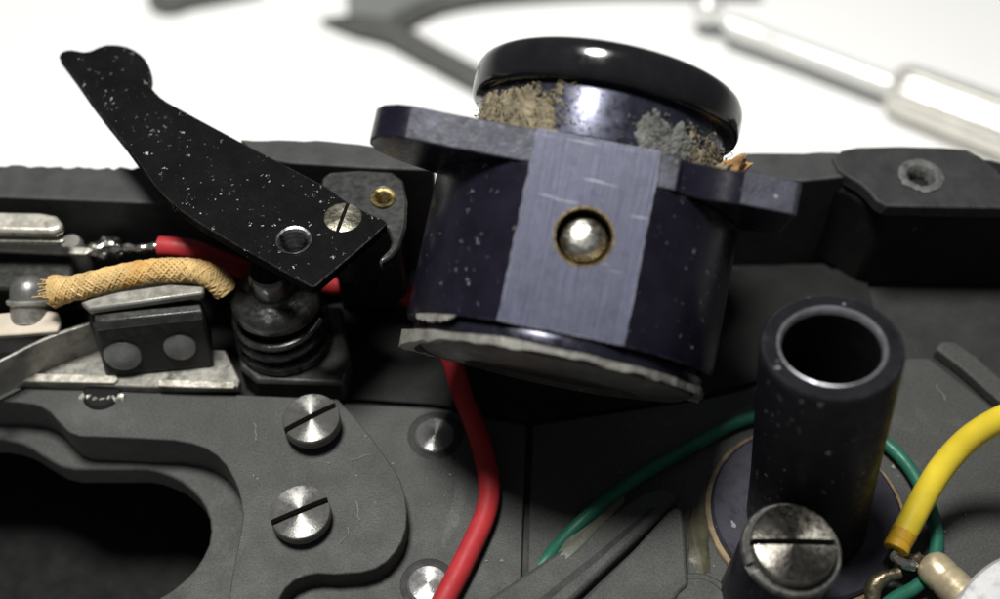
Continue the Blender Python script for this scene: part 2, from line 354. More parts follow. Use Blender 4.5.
cap = [(832, 158), (842, 150), (858, 147), (900, 146)] + [(940, 147), (966, 150), (982, 158), (995, 168), (1010, 186), (1150, 200), (1150, 209), (1000, 208), (940, 207), (886, 206), (876, 200), (868, 190), (860, 183), (846, 175), (838, 170)]
obj('rear_wall', pxprism([(738, 176), (800, 178), (846, 190), (872, 206), (886, 214), (1000, 216), (1150, 216), (1150, 190), (860, 172), (738, 160)], ZW - 0.12, -0.03), MATS['back_shade_black'], body, bevel=0.05, seg=3)  # inner wall face painted black in place of shade
hx, hy = 921, 176
obj('wall_body', pxprism([(846, 160), (900, 152), (990, 160), (1150, 200), (1150, 206), (1000, 205), (940, 204), (888, 203), (878, 197), (870, 187), (858, 178)], ZW - 0.10, TZ + 0.004), MATS['back_shade_black'], body, bevel=0.02)  # lower wall under the cap carries the same painted shade
obj('wall_cap', pxprism(cap, ZW + 0.03, ZW - 0.09, holes=[ell(hx, hy, 13, 10.5, 24)]), cap_paint, body, bevel=0.015)
ring = lathe([(0.17, 0.0), (0.18, 0.008), (0.155, 0.014), (0.12, 0.006), (0.09, -0.03), (0.085, -0.10), (0.12, -0.10)], frame(P(hx, hy, ZW + 0.032), (0, 0, 1)), 40)
obj('hole_floor', pxprism(ell(hx, hy, 18, 14, 20), ZW - 0.085, ZW - 0.098), cavity, body)
for v in ring.verts: v.co += Vector((1, 1, 0.3)) * (0.010 * noise.noise(v.co * 17) + 0.012 * noise.noise(v.co * 45))
obj('screw_hole', ring, M('worn_hole_rim', (0.075, 0.075, 0.073), 0.6, var=0.6, vscale=12, bump=0.6, bscale=25), body)
sl = [Vector((P(395, 168, 0.3).x, YB + 0.35, 0.6)), Vector((P(760, 168, 0.3).x, YB + 0.35, 0.6))]
obj('low_sill', prism([sl[0], sl[1], sl[1] + Vector((0, .2, 0)), sl[0] + Vector((0, .2, 0))], (0, 0, TZ + 0.004 - 0.6)), paint_dark, body)
rivet_m = M('rivet_steel', (0.22, 0.22, 0.217), 0.33, metal=0.6, var=0.15, vscale=7, bump=0.05, bscale=70, aniso=0.95)
# rivets set in the floor plate
for (px, py, r) in ((435, 435, 0.155), (428, 584, 0.145)):
    F = frame(P(px, py, 0.004), (0, 0, 1))
    rv = obj('rivet', lathe([(0, 0.022), (r * .35, 0.021), (r * .7, 0.018), (r * .93, 0.010), (r, -0.01), (r, -0.03), (0, -0.03)], F, 40), rivet_m, body)
    obj('rivet_seat', lathe([(r * 1.02, -0.002), (r * 1.3, 0.004), (r * 1.38, 0.0), (r * 1.38, -0.03), (r * 1.02, -0.03)], F, 40, True), paint_dark, rv)
ap = [P(x, y, 0.0015) for x, y in ((462, 445), (468, 470), (466, 500), (458, 525), (446, 548), (440, 548), (446, 525), (454, 498), (458, 470))]
obj('worn_arc', prism(ap, (0, 0, -0.01)), M('rubbed_paint', (0.053, 0.054, 0.052), 0.5, spec=0.3, grain=0.3, var=0.25, vscale=6, bump=0.2), body)
# loose dust and a few hairs lying on the plates
bm = bmesh.new()
for k in range(170):
    px, py = random.uniform(60, 990), random.uniform(385, 599)
    onp = 240 < px < 395 and 420 < py < 560
    if not onp and not (430 < px < 520 and py > 430) and not (px > 540 and py > 460) : continue
    c = P(px, py, ZS1 + .002 if onp else 0.003); s = random.choice((.004, .005, .006, .010))
    vs = [bm.verts.new(c + Vector((random.gauss(0, s), random.gauss(0, s), abs(random.gauss(0, s * .6))))) for _ in range(4)]
    for f in ((0, 1, 2), (0, 2, 3), (0, 3, 1), (1, 3, 2)): bm.faces.new([vs[i] for i in f])
for px, py, z in ((360, 520, ZS1), (338, 545, ZS1), (470, 560, 0), (620, 590, .0), (960, 470, 0), (945, 400, 0), (255, 440, ZS1), (350, 460, ZS1)):
    p = P(px, py, z + .006); a = random.uniform(0, PI); q = [p]
    for j in range(4): a += random.uniform(-.6, .6); q.append(q[-1] + Vector((math.cos(a), math.sin(a), 0)) * .04)
    tube(smooth_path(q, 4), .0028, 4, bm)
obj('loose_dust', bm, M('pale_dust', (0.22, 0.22, 0.21), 0.9, spec=0.1), body, kind='stuff', smooth=False)
# worn lighter arc, rail, corner block, step and ridge on the right
obj('rail', pxprism([(440, 660), (476, 606), (560, 549), (636, 495), (654, 487), (666, 486), (676, 492), (679, 500), (660, 518), (606, 568), (560, 612), (535, 660)], 0.11, -0.02), paint, body, bevel=0.035, seg=3)
obj('rail_groove', pxprism([(500, 632), (540, 598), (600, 550), (652, 507), (656, 508), (604, 555), (545, 603), (508, 634)], 0.1115, 0.10), paint_dark, body)
obj('corner_block', pxprism([(556, 640), (576, 606), (630, 553), (668, 511), (676, 505), (682, 509), (685, 525), (687, 560), (689, 584), (680, 592), (672, 604), (668, 640)], 0.165, -0.02), paint, body, bevel=0.03, seg=3)
obj('round_boss', lathe([(0, 0.12), (0.19, 0.12), (0.21, 0.10), (0.24, 0.10), (0.26, 0.08), (0.26, -0.02), (0, -0.02)], frame(P(697, 612, 0.02), (0, 0, 1)), 40), paint, body)
obj('ridge', pxprism([(936, 348), (942, 341), (956, 342), (976, 356), (1006, 383), (1080, 450), (1064, 456), (994, 396), (962, 368)], 0.06, -0.05), paint, body, bevel=0.015)
gl = blob(P(592, 527, 0.10), 1.0, 3, 0.35, 4, (0.36, 0.07, 0.022)); c = P(592, 527, 0.10)
bmesh.ops.rotate(gl, verts=gl.verts, cent=c, matrix=Matrix.Rotation(R(47), 3, 'Z'))
obj('dried_glue', gl, glue_m, body)
gr = blob(P(698, 540, 0.0), 1.0, 5, 0.5, 3, (0.085, 0.27, 0.02))
obj('grease_spot', gr, olive_m, body)

# ------------------------------------------------------------------ screws of the chassis
slotted_screw('dull steel slotted screw beside the black spring stack, above its twin on the raised plate', P(311, 417, ZS1 + 0.19), (0, 0, 1), 0.215, 0.10, ((285, 428), (337, 402)), steel)
slotted_screw('steel slotted screw between the dark recess and the bare rivets, burred at the slot ends', P(300, 511, ZS1 + 0.15), (0, 0, 1), 0.215, 0.09, ((275, 521), (326, 500)), steel)

# ------------------------------------------------------------------ barrel
BC = PD(554, 366, 8.27)
TILT, ROLL = R(7.5), R(11.8)
ax = (RT * math.sin(ROLL) * math.cos(TILT) + UP * math.cos(ROLL) * math.cos(TILT) + FW * math.sin(TILT)).normalized()
vw = (CAM - BC).normalized()
tt = ax.cross(vw).normalized()
BF = frame(BC, ax, tt)             # local -Y looks at the camera
def zat(r, py):
    lo, hi = -1.5, 4.0
    for _ in range(40):
        m = (lo + hi) / 2
        if proj(BF @ Vector((0, -r, m)))[1] > py: lo = m
        else: hi = m
    return lo
RB = 1.085; FL = 1.008
zfb, zft = zat(FL, 333), zat(FL, 140)
zfl = zat(FL, 174)
zdb, zdt = zat(0.97, 82), zat(0.95, 40)
zr0, zr1 = zat(1.02, 352), zat(1.02, 336)
print('barrel z', zfb, zft, zfl, zdb, zdt, zr0, zr1, 'low', BC.z, BC.z - RB * 0.75, 'axis', ax)
bar = thing('lens_barrel', 'black barrel with glossy top disc, eared flange and blue grey flat holding a recessed screw', 'barrel', BF)
bd = lathe([(0, zfl - 0.01), (RB, zfl - 0.01), (RB, zfb + 0.05), (RB - 0.012, zfb), (0, zfb)], BF, 128)
bd = boolean(bd, box(BF, -2, 2, -3, -FL, -1, 4))
hz = None
lo, hi = zfb, zft
hz = zat(FL, 236)
HX = (lambda z: (584 - proj(BF @ Vector((0, -FL, z)))[0]))(hz) / 160.0
HF = BF @ Matrix.Translation((HX, -FL, hz)) @ Matrix.Rotation(PI / 2, 4, 'X')   # local z points at the camera
bd = boolean(bd, lathe([(0, 0.2), (0.195, 0.2), (0.195, -0.3), (0, -0.3)], HF, 48))
obj('barrel_body', bd, black_gloss, bar, angle=20)
# the milled flat: thin plate lying proud on the cut, running up over the flange
xw = math.sqrt(RB * RB - FL * FL) - 0.004
hole_l = [(HF @ Vector((0.186 * math.cos(2 * PI * k / 40), 0.186 * math.sin(2 * PI * k / 40), 0.004))) for k in range(40)]
fx0, fx1 = -xw, xw
out = []
for k in range(22): out.append(BF @ Vector((fx0 + random.uniform(-.006, .004), -FL - 0.004, zft + (zfb - zft) * k / 21)))
for k in range(9): out.append(BF @ Vector((fx0 + (fx1 - fx0) * (k + .5) / 9, -FL - 0.004, zfb + random.uniform(-.004, .004))))
for k in range(22): out.append(BF @ Vector((fx1 + random.uniform(-.004, .004), -FL - 0.004, zfb + (zft - zfb) * k / 21)))
obj('milled_flat', prism(out, BF.to_3x3() @ Vector((0, 0.02, 0)), holes=[hole_l]), milled, bar)
obj('hole_wall', lathe([(0.180, 0.006), (0.194, 0.006), (0.194, -0.28), (0.180, -0.28)], HF, 48, True), M('oily_brass_wall', (0.13, 0.095, 0.045), 0.3, metal=0.6, var=0.4, vscale=9, bump=0.2), bar)
obj('recessed_screw', lathe([(0, -0.03), (0.06, -0.034), (0.11, -0.05), (0.145, -0.085), (0.15, -0.12), (0.17, -0.15), (0.178, -0.2), (0, -0.2)], HF, 48), M('dimpled_steel', (0.62, 0.61, 0.55), 0.28, metal=1.0, var=0.25, vscale=8, bump=1.2, bscale=9, stain=(0.12, 0.09, 0.04), stain_amt=0.2, stain_scale=6), bar)
# eared flange in plan (t, front)
def arc(cx, cy, r, a0, a1, n): return [(cx + r * math.cos(R(a0 + (a1 - a0) * k / n)), cy + r * math.sin(R(a0 + (a1 - a0) * k / n))) for k in range(n + 1)]
fl = [(-0.43, 0.985), (0.53, 0.985), (0.545, 0.95), (0.60, 0.925), (0.70, 0.91), (0.80, 0.91), (0.90, 0.935), (0.94, 0.965), (1.28, 0.955), (1.30, 0.93), (1.31, 0.40), (1.28, 0.35), (0.95, 0.2)]
fl += [(1.0 * math.cos(R(a)), 1.0 * math.sin(R(a))) for a in range(-36, -150, -8)] + [(-0.98, 0.1), (-1.30, 0.32)]
fl += [(-1.41, 0.42), (-1.47, 0.52), (-1.49, 0.64), (-1.47, 0.77), (-1.41, 0.88), (-1.31, 0.96), (-1.21, 0.985), (-0.9, 0.975)]
obj('flange', prism([BF @ Vector((x, -y, zft - 0.002)) for x, y in fl], BF.to_3x3() @ Vector((0, 0, zfl - zft + 0.002))), [flange_m, black_gloss], bar, bevel=0.012, angle=25)
fo = bpy.data.objects['flange']
for p in fo.data.polygons:
    if (0.53 < p.center.x < 0.94 or p.center.x < -1.21) and abs(p.normal.z) < 0.5 or p.normal.z < -0.5: p.material_index = 1  # underside faces also set black, their shade put into the colour
obj('neck', lathe([(0, zft - 0.02), (0.90, zft - 0.02), (0.905, zft + 0.03), (0.885, zft + 0.05), (0.885, zdb - 0.02), (0.87, zdb + 0.02), (0, zdb + 0.02)], BF, 128), blue_neck, bar)
hd = zdt - zdb
obj('top_disc', lathe([(0, zdb), (0.93, zdb), (0.955, zdb + 0.02), (0.965, zdb + 0.05), (0.968, zdb + hd * .5), (0.966, zdb + hd * .68), (0.958, zdb + hd * .80), (0.944, zdb + hd * .90), (0.92, zdb + hd * .97), (0.88, zdb + hd), (0, zdb + hd * 1.02)], BF, 128), lacquer, bar, angle=50)
obj('lower_ring', lathe([(0, zfb + .005), (0.985, zfb + .005), (0.985, zr1 + 0.01), (1.015, zr1), (1.022, zr1 - 0.02), (1.022, zr0 + 0.03), (1.0, zr0 + 0.01), (0.95, zr0 - 0.0), (0.94, zr0 + 0.02), (0, zr0 + 0.02)], BF, 128), M('ring_black', (0.018, 0.018, 0.03), 0.25, metal=0.6, spec=0.5, var=0.3, brush=(3, 3, 50), bump=0.05), bar)
obj('base_disc', lathe([(0, zr0 + 0.015), (0.97, zr0 + 0.015), (0.97, zr0 - 0.035), (0.90, zr0 - 0.07), (0.62, zr0 - 0.10), (0.58, zr0 - 0.06), (0, zr0 - 0.06)], BF, 96), M('worn_grey_disc', (0.045, 0.044, 0.038), 0.5, metal=0.2, var=0.45, vscale=4, bump=0.3, bscale=30, scratch=0.4), bar)
# torn shim round the lower edge
bm = bmesh.new(); nseg = 220; ra = []; rb = []; rc_ = []; rd = []
for k in range(nseg):
    a = 2 * PI * k / nseg
    n1 = noise.noise(Vector((math.cos(a) * 4, math.sin(a) * 4, 1.3))); n2 = noise.noise(Vector((math.cos(a) * 22, math.sin(a) * 22, 5)))
    left = max(0, -math.cos(a))
    r = 1.05 + 0.03 * n1 + 0.008 * n2 + 0.03 * left
    zz = zr0 + 0.02 + 0.015 * n1
    n3 = noise.noise(Vector((math.cos(a) * 9, math.sin(a) * 9, 8)))
    th = max(0.012, 0.038 + 0.07 * left ** 2 + 0.03 * n1 + 0.015 * n3 + 0.008 * n2 + 0.02 * max(0, n3))
    for lst, q in ((ra, (0.985, zz + 0.005)), (rb, (r, zz)), (rc_, (r - 0.004, zz - th)), (rd, (0.98, zz - th + 0.005))):
        lst.append(bm.verts.new(BF @ Vector((q[0] * math.cos(a), q[0] * math.sin(a), q[1]))))
for A, B in ((ra, rb), (rb, rc_), (rc_, rd), (rd, ra)):
    for k in range(nseg): bm.faces.new((A[k], A[(k + 1) % nseg], B[(k + 1) % nseg], B[k]))
obj('torn_shim', bm, shim_m, bar, angle=50)
bm = bmesh.new(); A = []; B = []
for k in range(26):
    a = R(207 + 24 * k / 25); j = random.uniform(-.012, .012); hgt = 0.05 * math.sin(PI * (k + .6) / 26.2) ** .5
    A.append(bm.verts.new(BF @ Vector((1.078 * math.cos(a), 1.078 * math.sin(a), zfb - 0.002)))); B.append(bm.verts.new(BF @ Vector((1.085 * math.cos(a), 1.085 * math.sin(a), zfb - 0.004 - hgt + j))))
for k in range(25): bm.faces.new((A[k], A[k + 1], B[k + 1], B[k]))
ret = bmesh.ops.extrude_face_region(bm, geom=bm.faces[:])
bmesh.ops.scale(bm, vec=(0.985, 0.985, 1), space=BF.inverted(), verts=[v for v in ret['geom'] if isinstance(v, bmesh.types.BMVert)])
obj('shim_sliver', bm, shim_m, bar)
# lint and crud packed round the neck: a thin broken crust, loose flakes and hairs
def crust(ang, mat, seed, thr, zf):
    na, nz = int((ang[1] - ang[0]) * 2.2), 44; bm = bmesh.new(); g = []
    for i in range(na + 1):
        row = []
        for j in range(nz + 1):
            u = i / na; v = j / nz; a = R(ang[0] + (ang[1] - ang[0]) * u); z = zft + 0.004 + (zdb - zft) * v * zf
            q = Vector((a * 6, z * 6, seed))
            f = noise.noise(q) * .5 + noise.noise(q * 2.3) * .35 + noise.noise(q * 5.1) * .25 + noise.noise(q * 11) * .15
            edge = min(u, 1 - u) * 5; edge = min(1, edge) * (1 - v ** 3 * .8) - 0.35
            h = f + edge - thr
            r = 0.886 + (0.006 + 0.035 * min(1, h) + 0.012 * noise.noise(q * 14) if h > 0 else -0.012)
            row.append(bm.verts.new(BF @ Vector((r * math.cos(a), r * math.sin(a), z))))
        g.append(row)
    for i in range(na):
        for j in range(nz): bm.faces.new((g[i][j], g[i + 1][j], g[i + 1][j + 1], g[i][j + 1]))
    obj('crust', bm, mat, bar, angle=80, kind='stuff')
def scatter_lint(n, ang, zr, rr, mat, name, fib):
    bm = bmesh.new()
    for k in range(n):
        a = R(random.gauss((ang[0] + ang[1]) / 2, (ang[1] - ang[0]) / 4.2)); z = random.triangular(zr[0], zr[1], zr[2])
        if noise.noise(Vector((a * 5, z * 9, 2))) < -0.12: continue
        r = 0.89 + random.random() ** 3 * rr
        c = BF @ Vector((r * math.cos(a), r * math.sin(a), z)); s = random.uniform(0.003, 0.009)
        vs = [bm.verts.new(c + Vector((random.gauss(0, s), random.gauss(0, s), random.gauss(0, s)))) for _ in range(4)]
        for f in ((0, 1, 2), (0, 2, 3), (0, 3, 1), (1, 3, 2)): bm.faces.new([vs[i] for i in f])
    for k in range(fib):
        a = R(random.uniform(*ang)); z = random.uniform(zr[0], zr[1]); pts = []
        p = Vector((0.9, a, z))
        for q in range(5):
            pts.append(BF @ Vector(((p.x) * math.cos(p.y), p.x * math.sin(p.y), p.z)))
            p = Vector((min(0.98, max(0.895, p.x + random.uniform(-.03, .04))), p.y + random.uniform(-.07, .07), min(zdb - .01, max(zft + .01, p.z + random.uniform(-.05, .05)))))
        tube(smooth_path(pts, 4), 0.0028, 4, bm)
    return obj(name, bm, mat, bar, kind='stuff', smooth=False)
crust((192, 258), lint_m, 1.0, 0.05, 0.95)
crust((280, 318), lint_d, 4.0, 0.18, 0.8)
crust((305, 352), lint_m, 9.0, 0.05, 0.75)
scatter_lint(1800, (194, 258), (zft + .01, zdb - .02, zft + .12), 0.05, lint_m, 'lint', 12)
scatter_lint(900, (282, 345), (zft + .01, zdb - .04, zft + .03), 0.04, lint_d, 'lint', 14)
scatter_lint(900, (308, 352), (zft + .01, zdb - .12, zft + .02), 0.06, lint_m, 'lint', 10)
fa = R(338)
ft = blob(BF @ Vector((0.99 * math.cos(fa), 0.99 * math.sin(fa), zft + 0.12)), 0.10, 4, 0.6, 5, (1, 0.9, 0.95))
for v in ft.verts: v.co += Vector((1, .6, .8)) * (0.04 * noise.noise(v.co * 16) + 0.03 * noise.noise(v.co * 40))
obj('felt_scrap', ft, felt_m, bar)
fa = R(331)
ft = blob(BF @ Vector((0.95 * math.cos(fa), 0.95 * math.sin(fa), zft + 0.07)), 0.075, 8, 0.6, 5, (1.2, 0.9, 0.8))
for v in ft.verts: v.co += Vector((1, .6, .8)) * (0.04 * noise.noise(v.co * 18) + 0.03 * noise.noise(v.co * 44))
obj('felt_scrap', ft, lint_m, bar)

# ------------------------------------------------------------------ hollow post with its flange
b0 = P(806, 518, 0.06); r0 = 0.438
t0 = PD(832, 345, 7.55)
pax = (t0 - b0); plen = pax.length; pax.normalize()
print('post', plen, pax, 'top z', t0.z, 'base dist', (b0 - CAM).length, math.degrees(math.acos(pax.dot((CAM - t0).normalized()))))
PF = frame(b0, pax)
post = thing('hollow_post', 'tall black hollow post with a bright inner rim rising beside the yellow wire', 'post', PF)
ro, ri = r0, 0.308
obj('post_tube', lathe([(ro * .985, -0.03), (ro * .97, plen * .3), (ro, plen - 0.04), (ro - 0.006, plen - 0.012), (ro - 0.02, plen), (ri + 0.026, plen), (ri + 0.022, plen - 0.006), (ri + .022, 0.2), (ri + .022, -0.03)], PF, 96, True), M('post_black', (0.008, 0.008, 0.010), 0.45, spec=0.08, var=0.3, vscale=5, bump=0.05, bscale=70, specks=0.7, sscale=19, ssize=0.26, scol=(0.3, 0.3, 0.31), wear=0.5, wcol=(0.16, 0.16, 0.18), wrad=0.012), post, angle=40)
obj('inner_rim', lathe([(ri + 0.021, plen + 0.002), (ri + 0.014, plen + 0.005), (ri, plen - 0.012), (ri - 0.004, plen - 0.06), (ri - 0.004, plen - 0.3), (ri + 0.026, plen - 0.3)], PF, 96, True), M('bright_rim', (0.27, 0.27, 0.30), 0.38, metal=0.7, var=0.3, vscale=8, wear=0.0), post, angle=60)
obj('bore', lathe([(ri - 0.006, plen - 0.05), (ri - 0.006, 0.1), (0, 0.1), (0, 0.06), (ri + 0.02, 0.06), (ri + 0.02, plen - 0.05)], PF, 64, True), M('bore_black', (0.010, 0.010, 0.010), 0.4, spec=0.3, var=0.3, specks=0.3, sscale=7, ssize=0.12), post)
FF = frame(P(805, 515, 0.0), (0, 0, 1))
obj('base_flange', lathe([(0, 0.07), (0.68, 0.07), (0.70, 0.055), (0.70, 0.0), (0, 0.0)], FF, 96), flange_black, post)
obj('brass_washer', lathe([(0.66, 0.025), (0.735, 0.025), (0.745, 0.015), (0.745, 0.002), (0.66, 0.002)], FF, 96, True), M('washer_tan', (0.19, 0.14, 0.075), 0.5, metal=0.4, var=0.5, vscale=5, stain=(0.035, 0.034, 0.03), stain_amt=0.85, stain_scale=1.6), post)

# screw on its stud in front of the post
sc_c = P(795, 542, 1.0)
sax = Vector((0.02, -0.05, 1)).normalized()
SF = frame(sc_c, sax)
stud = thing('screw_stud', 'short black stud with a notched collar in front of the hollow post', 'stud', frame(P(797, 620, 0.0), (0, 0, 1)))
obj('stud_body', lathe([(0, -0.15), (0.312, -0.15), (0.317, -0.17), (0.317, -1.0), (0, -1.0)], SF, 56), black_gloss, stud)
cb = lathe([(0.25, -0.10), (0.31, -0.10), (0.324, -0.115), (0.324, -0.15), (0.25, -0.15)], SF, 56, True)
cb = boolean(cb, box(SF @ Matrix.Rotation(R(205), 4, 'Z'), 0.2, 0.6, -0.03, 0.03, -0.14, 0))
obj('collar', cb, dark_steel, stud, angle=25)
slotted_screw('large worn steel slotted screw in front of the hollow post', sc_c, sax, 0.272, 0.14, ((757, 540), (833, 541)), steel_old, slot_w=0.17, slot_d=0.75, shank=0.1)

# ------------------------------------------------------------------ wires
def wire(name, label, mat, pts, r, segs=16, taper=None):
    path = smooth_path(pts, 12)
    return path, obj(name, tube(path, r, segs), mat, label=label, cat='wire', loc=path[0])
rz = 0.10
rp = [P(160, 247, .95), P(178, 248, .95), P(200, 252, .9), P(235, 266, .7), P(270, 279, .45), P(310, 285, .2), P(350, 286, .1), P(385, 290, .09), P(415, 301, .09), P(437, 325, .12), P(450, 358, .10), P(462, 395, .10), P(476, 430, .10), P(486, 462, .10), P(489, 485, .10), P(486, 508, .10), P(476, 537, .10), P(462, 565, .10), P(446, 595, .10), P(425, 640, .10)]
path = [p + Vector((noise.noise(p * 2.2), noise.noise(p * 2.2 + Vector((9, 0, 0))), 0)) * .012 for p in smooth_path(rp, 12)]
rw = thing('red_wire', 'red insulated wire running from a soldered end under the barrel to the front edge', 'wire', rp[0])
obj('insulation', tube(path, 0.082, 18), red_ins, rw)
st = smooth_path([P(162, 247, .95), P(150, 247, .94), P(140, 249, .92), P(128, 248, .88), P(116, 250, .82), P(104, 249, .74)], 8)
obj('tinned_strands', tube(st, lambda t: 0.028 + 0.012 * math.sin(t * 13) ** 2, 10, jitter=0.05), solder_m, rw)
gp = [P(515, 596, -.10), P(546, 560, -.03), P(562, 541, .05), P(585, 518, .12), P(620, 490, .12), P(650, 470, .10), P(690, 448, .08), P(725, 428, .07), P(755, 417, .07), P(800, 411, .07), P(850, 420, .07), P(883, 441, .08), P(908, 466, .09), P(926, 498, .10), P(936, 530, .10), P(934, 560, .10), P(918, 585, .10), P(890, 602, .10), P(850, 640, .10)]
wire('green_wire', 'thin dark green wire curving behind the hollow post and under dried glue', green_ins, gp, 0.05)
yp = [P(896, 550, .34), P(900, 540, .36), P(910, 520, .42), P(924, 495, .52), P(941, 470, .65), P(962, 447, .8), P(985, 429, .95), P(1012, 414, 1.1), P(1060, 395, 1.3), P(1130, 380, 1.4)]
ypath = smooth_path(yp, 12)
ypath = [p + Vector((noise.noise(p * 1.9), noise.noise(p * 1.9 + Vector((9, 0, 0))), 0)) * .02 for p in ypath]
yw = thing('yellow_wire', 'bright yellow insulated wire bending down to a soldered brass pin', 'wire', ypath[0])
obj('insulation', tube(ypath[17:], 0.089, 20), yellow_ins, yw)
obj('heated_end', tube(ypath[:19], lambda t: 0.092 * (0.86 if t == 0 else 0.97 + .02 * math.sin(t * 9)), 20, jitter=0.02), M('scorched_yellow', (0.50, 0.29, 0.022), 0.5, spec=0.3, var=0.3, vscale=6, bump=0.2, bscale=25, stain=(0.22, 0.11, 0.015), stain_amt=0.4, stain_scale=6), yw)
core = smooth_path([ypath[2], ypath[0] + (ypath[0] - ypath[3]) * .4 + Vector((0, 0, -.05)), P(903, 563, .24), P(914, 565, .22)], 6)
obj('bare_end', tube(core, lambda t: 0.03 + 0.012 * t, 10, jitter=.03), solder_m, yw)
# brass pin and bright ring at the corner
p0, p1 = P(928, 562, .22), P(985, 616, .30)
QF = frame(p0, p1 - p0, (0, 0, 1)); ln = (p1 - p0).length
pin = thing('brass_pin', 'dirty brass pin pointing at the stripped end of the yellow wire', 'pin', QF)
obj('pin_shaft', lathe([(0, -0.02), (0.07, -0.02), (0.11, 0.01), (0.125, 0.05), (0.125, 0.14), (0.118, 0.16), (0.125, 0.18), (0.125, ln), (0, ln)], QF, 40), brass_pale, pin)
sb = blob(P(918, 562, .2), 0.075, 9, 0.8, 3, (1.4, .8, .7))
obj('solder_blob', sb, M('burnt_solder', (0.18, 0.15, 0.10), 0.35, metal=0.8, var=0.6, vscale=9, bump=0.6, bscale=15), pin)
lp = smooth_path([P(872, 600, .12), P(874, 586, .16), P(884, 577, .2), P(898, 573, .22), P(909, 568, .22), P(920, 564, .22)], 8)
obj('wire_loop', tube(lp[:26], lambda t: 0.05 + 0.01 * math.sin(t * 5), 12), MATS['burnt_solder'], pin)
rc = P(1084, 674, .45)
RF = frame(rc, (-0.05, -0.1, 1))
obj('silver_ring', lathe([(0.25, 0.0), (0.84, 0.0), (0.86, -0.02), (0.86, -0.12), (0.84, -0.14), (0.25, -0.14)], RF, 96, True), satin_m, label='bright silver ring edge at the lower right corner over the brass pin', cat='ring', loc=rc)

# ------------------------------------------------------------------ black hook lever, its screw and bracket
ZL = 1.52
LA = Vector((0.03, -0.03, 1)).normalized(); LC = P(290, 220, ZL)
def PL(px, py):
    d = ray(px, py); return CAM + d * ((LC - CAM).dot(LA) / d.dot(LA))
lo_ = [(59, 57), (60, 54), (63, 51.5), (67, 50.2), (72, 50), (78, 51), (83, 52), (88, 51.6), (92, 50.5), (97, 48), (103, 46), (108, 45), (114, 45), (121, 45.7), (127, 47), (134, 50), (140, 54), (145, 59), (148.5, 65), (150.5, 70), (151, 76), (150, 82), (151, 87), (155, 92), (160, 97), (167, 102), (200, 120), (239, 141), (277, 161), (302, 174), (327, 187), (347, 202), (368, 213), (386, 221), (387, 224), (372, 238), (350, 257), (330, 274), (316, 286), (312, 287), (300, 281), (270, 264), (232, 243), (200, 224), (181, 211), (168, 200), (158, 190), (148, 177), (140, 165), (124, 143), (106, 121), (90, 100), (74, 77)]
lev = thing('hook_lever', 'matt black dusty hook shaped lever reaching over the rear wall onto white background', 'lever', Matrix.Translation(LC))
holes = [[PL(x, y) for x, y in ell(294, 241, 15.5, 13.5, 28)]]
obj('lever_arm', prism([PL(x, y) for x, y in lo_], LA * -0.09, holes=holes), lever_black, lev, bevel=0.010)
TF = frame(PL(294, 241), LA)
prof = []
for k in range(5):
    z = 0.006 - 0.052 * k
    prof += [(0.112, z), (0.094, z - 0.018), (0.094, z - 0.028), (0.112, z - 0.048)]
obj('threaded_bush', lathe([(0.128, 0.012)] + prof + [(0.128, -0.26)], TF, 40, True), M('thread_steel', (0.28, 0.28, 0.28), 0.3, metal=1.0, var=0.4, vscale=9), lev, angle=20)
slotted_screw('small tarnished slotted screw sunk in the black lever, slot upright and chewed', PL(343, 218) + LA * 0.012, LA, 0.14, 0.05, ((339, 230), (348, 206)), M('tarnished_nickel', (0.2, 0.19, 0.15), 0.38, metal=1.0, var=0.35, vscale=8, bump=0.35, bscale=20, aniso=0.5), slot_w=0.2, slot_d=0.7, shank=0.6)
bk = thing('lever_bracket', 'dark steel bracket under the lever with a threaded brass hole', 'bracket', P(370, 230, 0.0))
ZB = 1.28
bo = [(322, 178), (330, 172), (360, 170), (392, 172), (403, 180), (407, 200), (406, 225), (400, 246), (392, 256), (380, 263), (379, 259), (388, 250), (392, 240), (388, 228), (372, 226), (340, 226), (318, 210)]
obj('bracket_plate', pxprism(bo, ZB, ZB - 0.10, holes=[ell(383, 198, 11, 10, 24)]), M('bracket_grey', (0.03, 0.03, 0.029), 0.42, metal=0.4, var=0.4, vscale=6, bump=0.2, bscale=30, wear=0.8, wcol=(0.25, 0.25, 0.24), wrad=0.02), bk, bevel=0.02)
obj('bracket_stem', pxprism([(326, 176), (398, 176), (398, 215), (326, 215)], ZB - 0.11, 0.0), dark_steel, bk, bevel=0.02)
KF = frame(P(383, 198, ZB), (0, 0, 1)); prof = []
for k in range(5):
    z = 0.004 - 0.044 * k
    prof += [(0.070, z), (0.054, z - 0.016), (0.054, z - 0.024), (0.070, z - 0.042)]
obj('brass_thread', lathe([(0.095, 0.008)] + prof + [(0.095, -0.22)], KF, 36, True), M('thread_brass', (0.62, 0.48, 0.22), 0.25, metal=1.0, var=0.3, vscale=9), bk, angle=20)

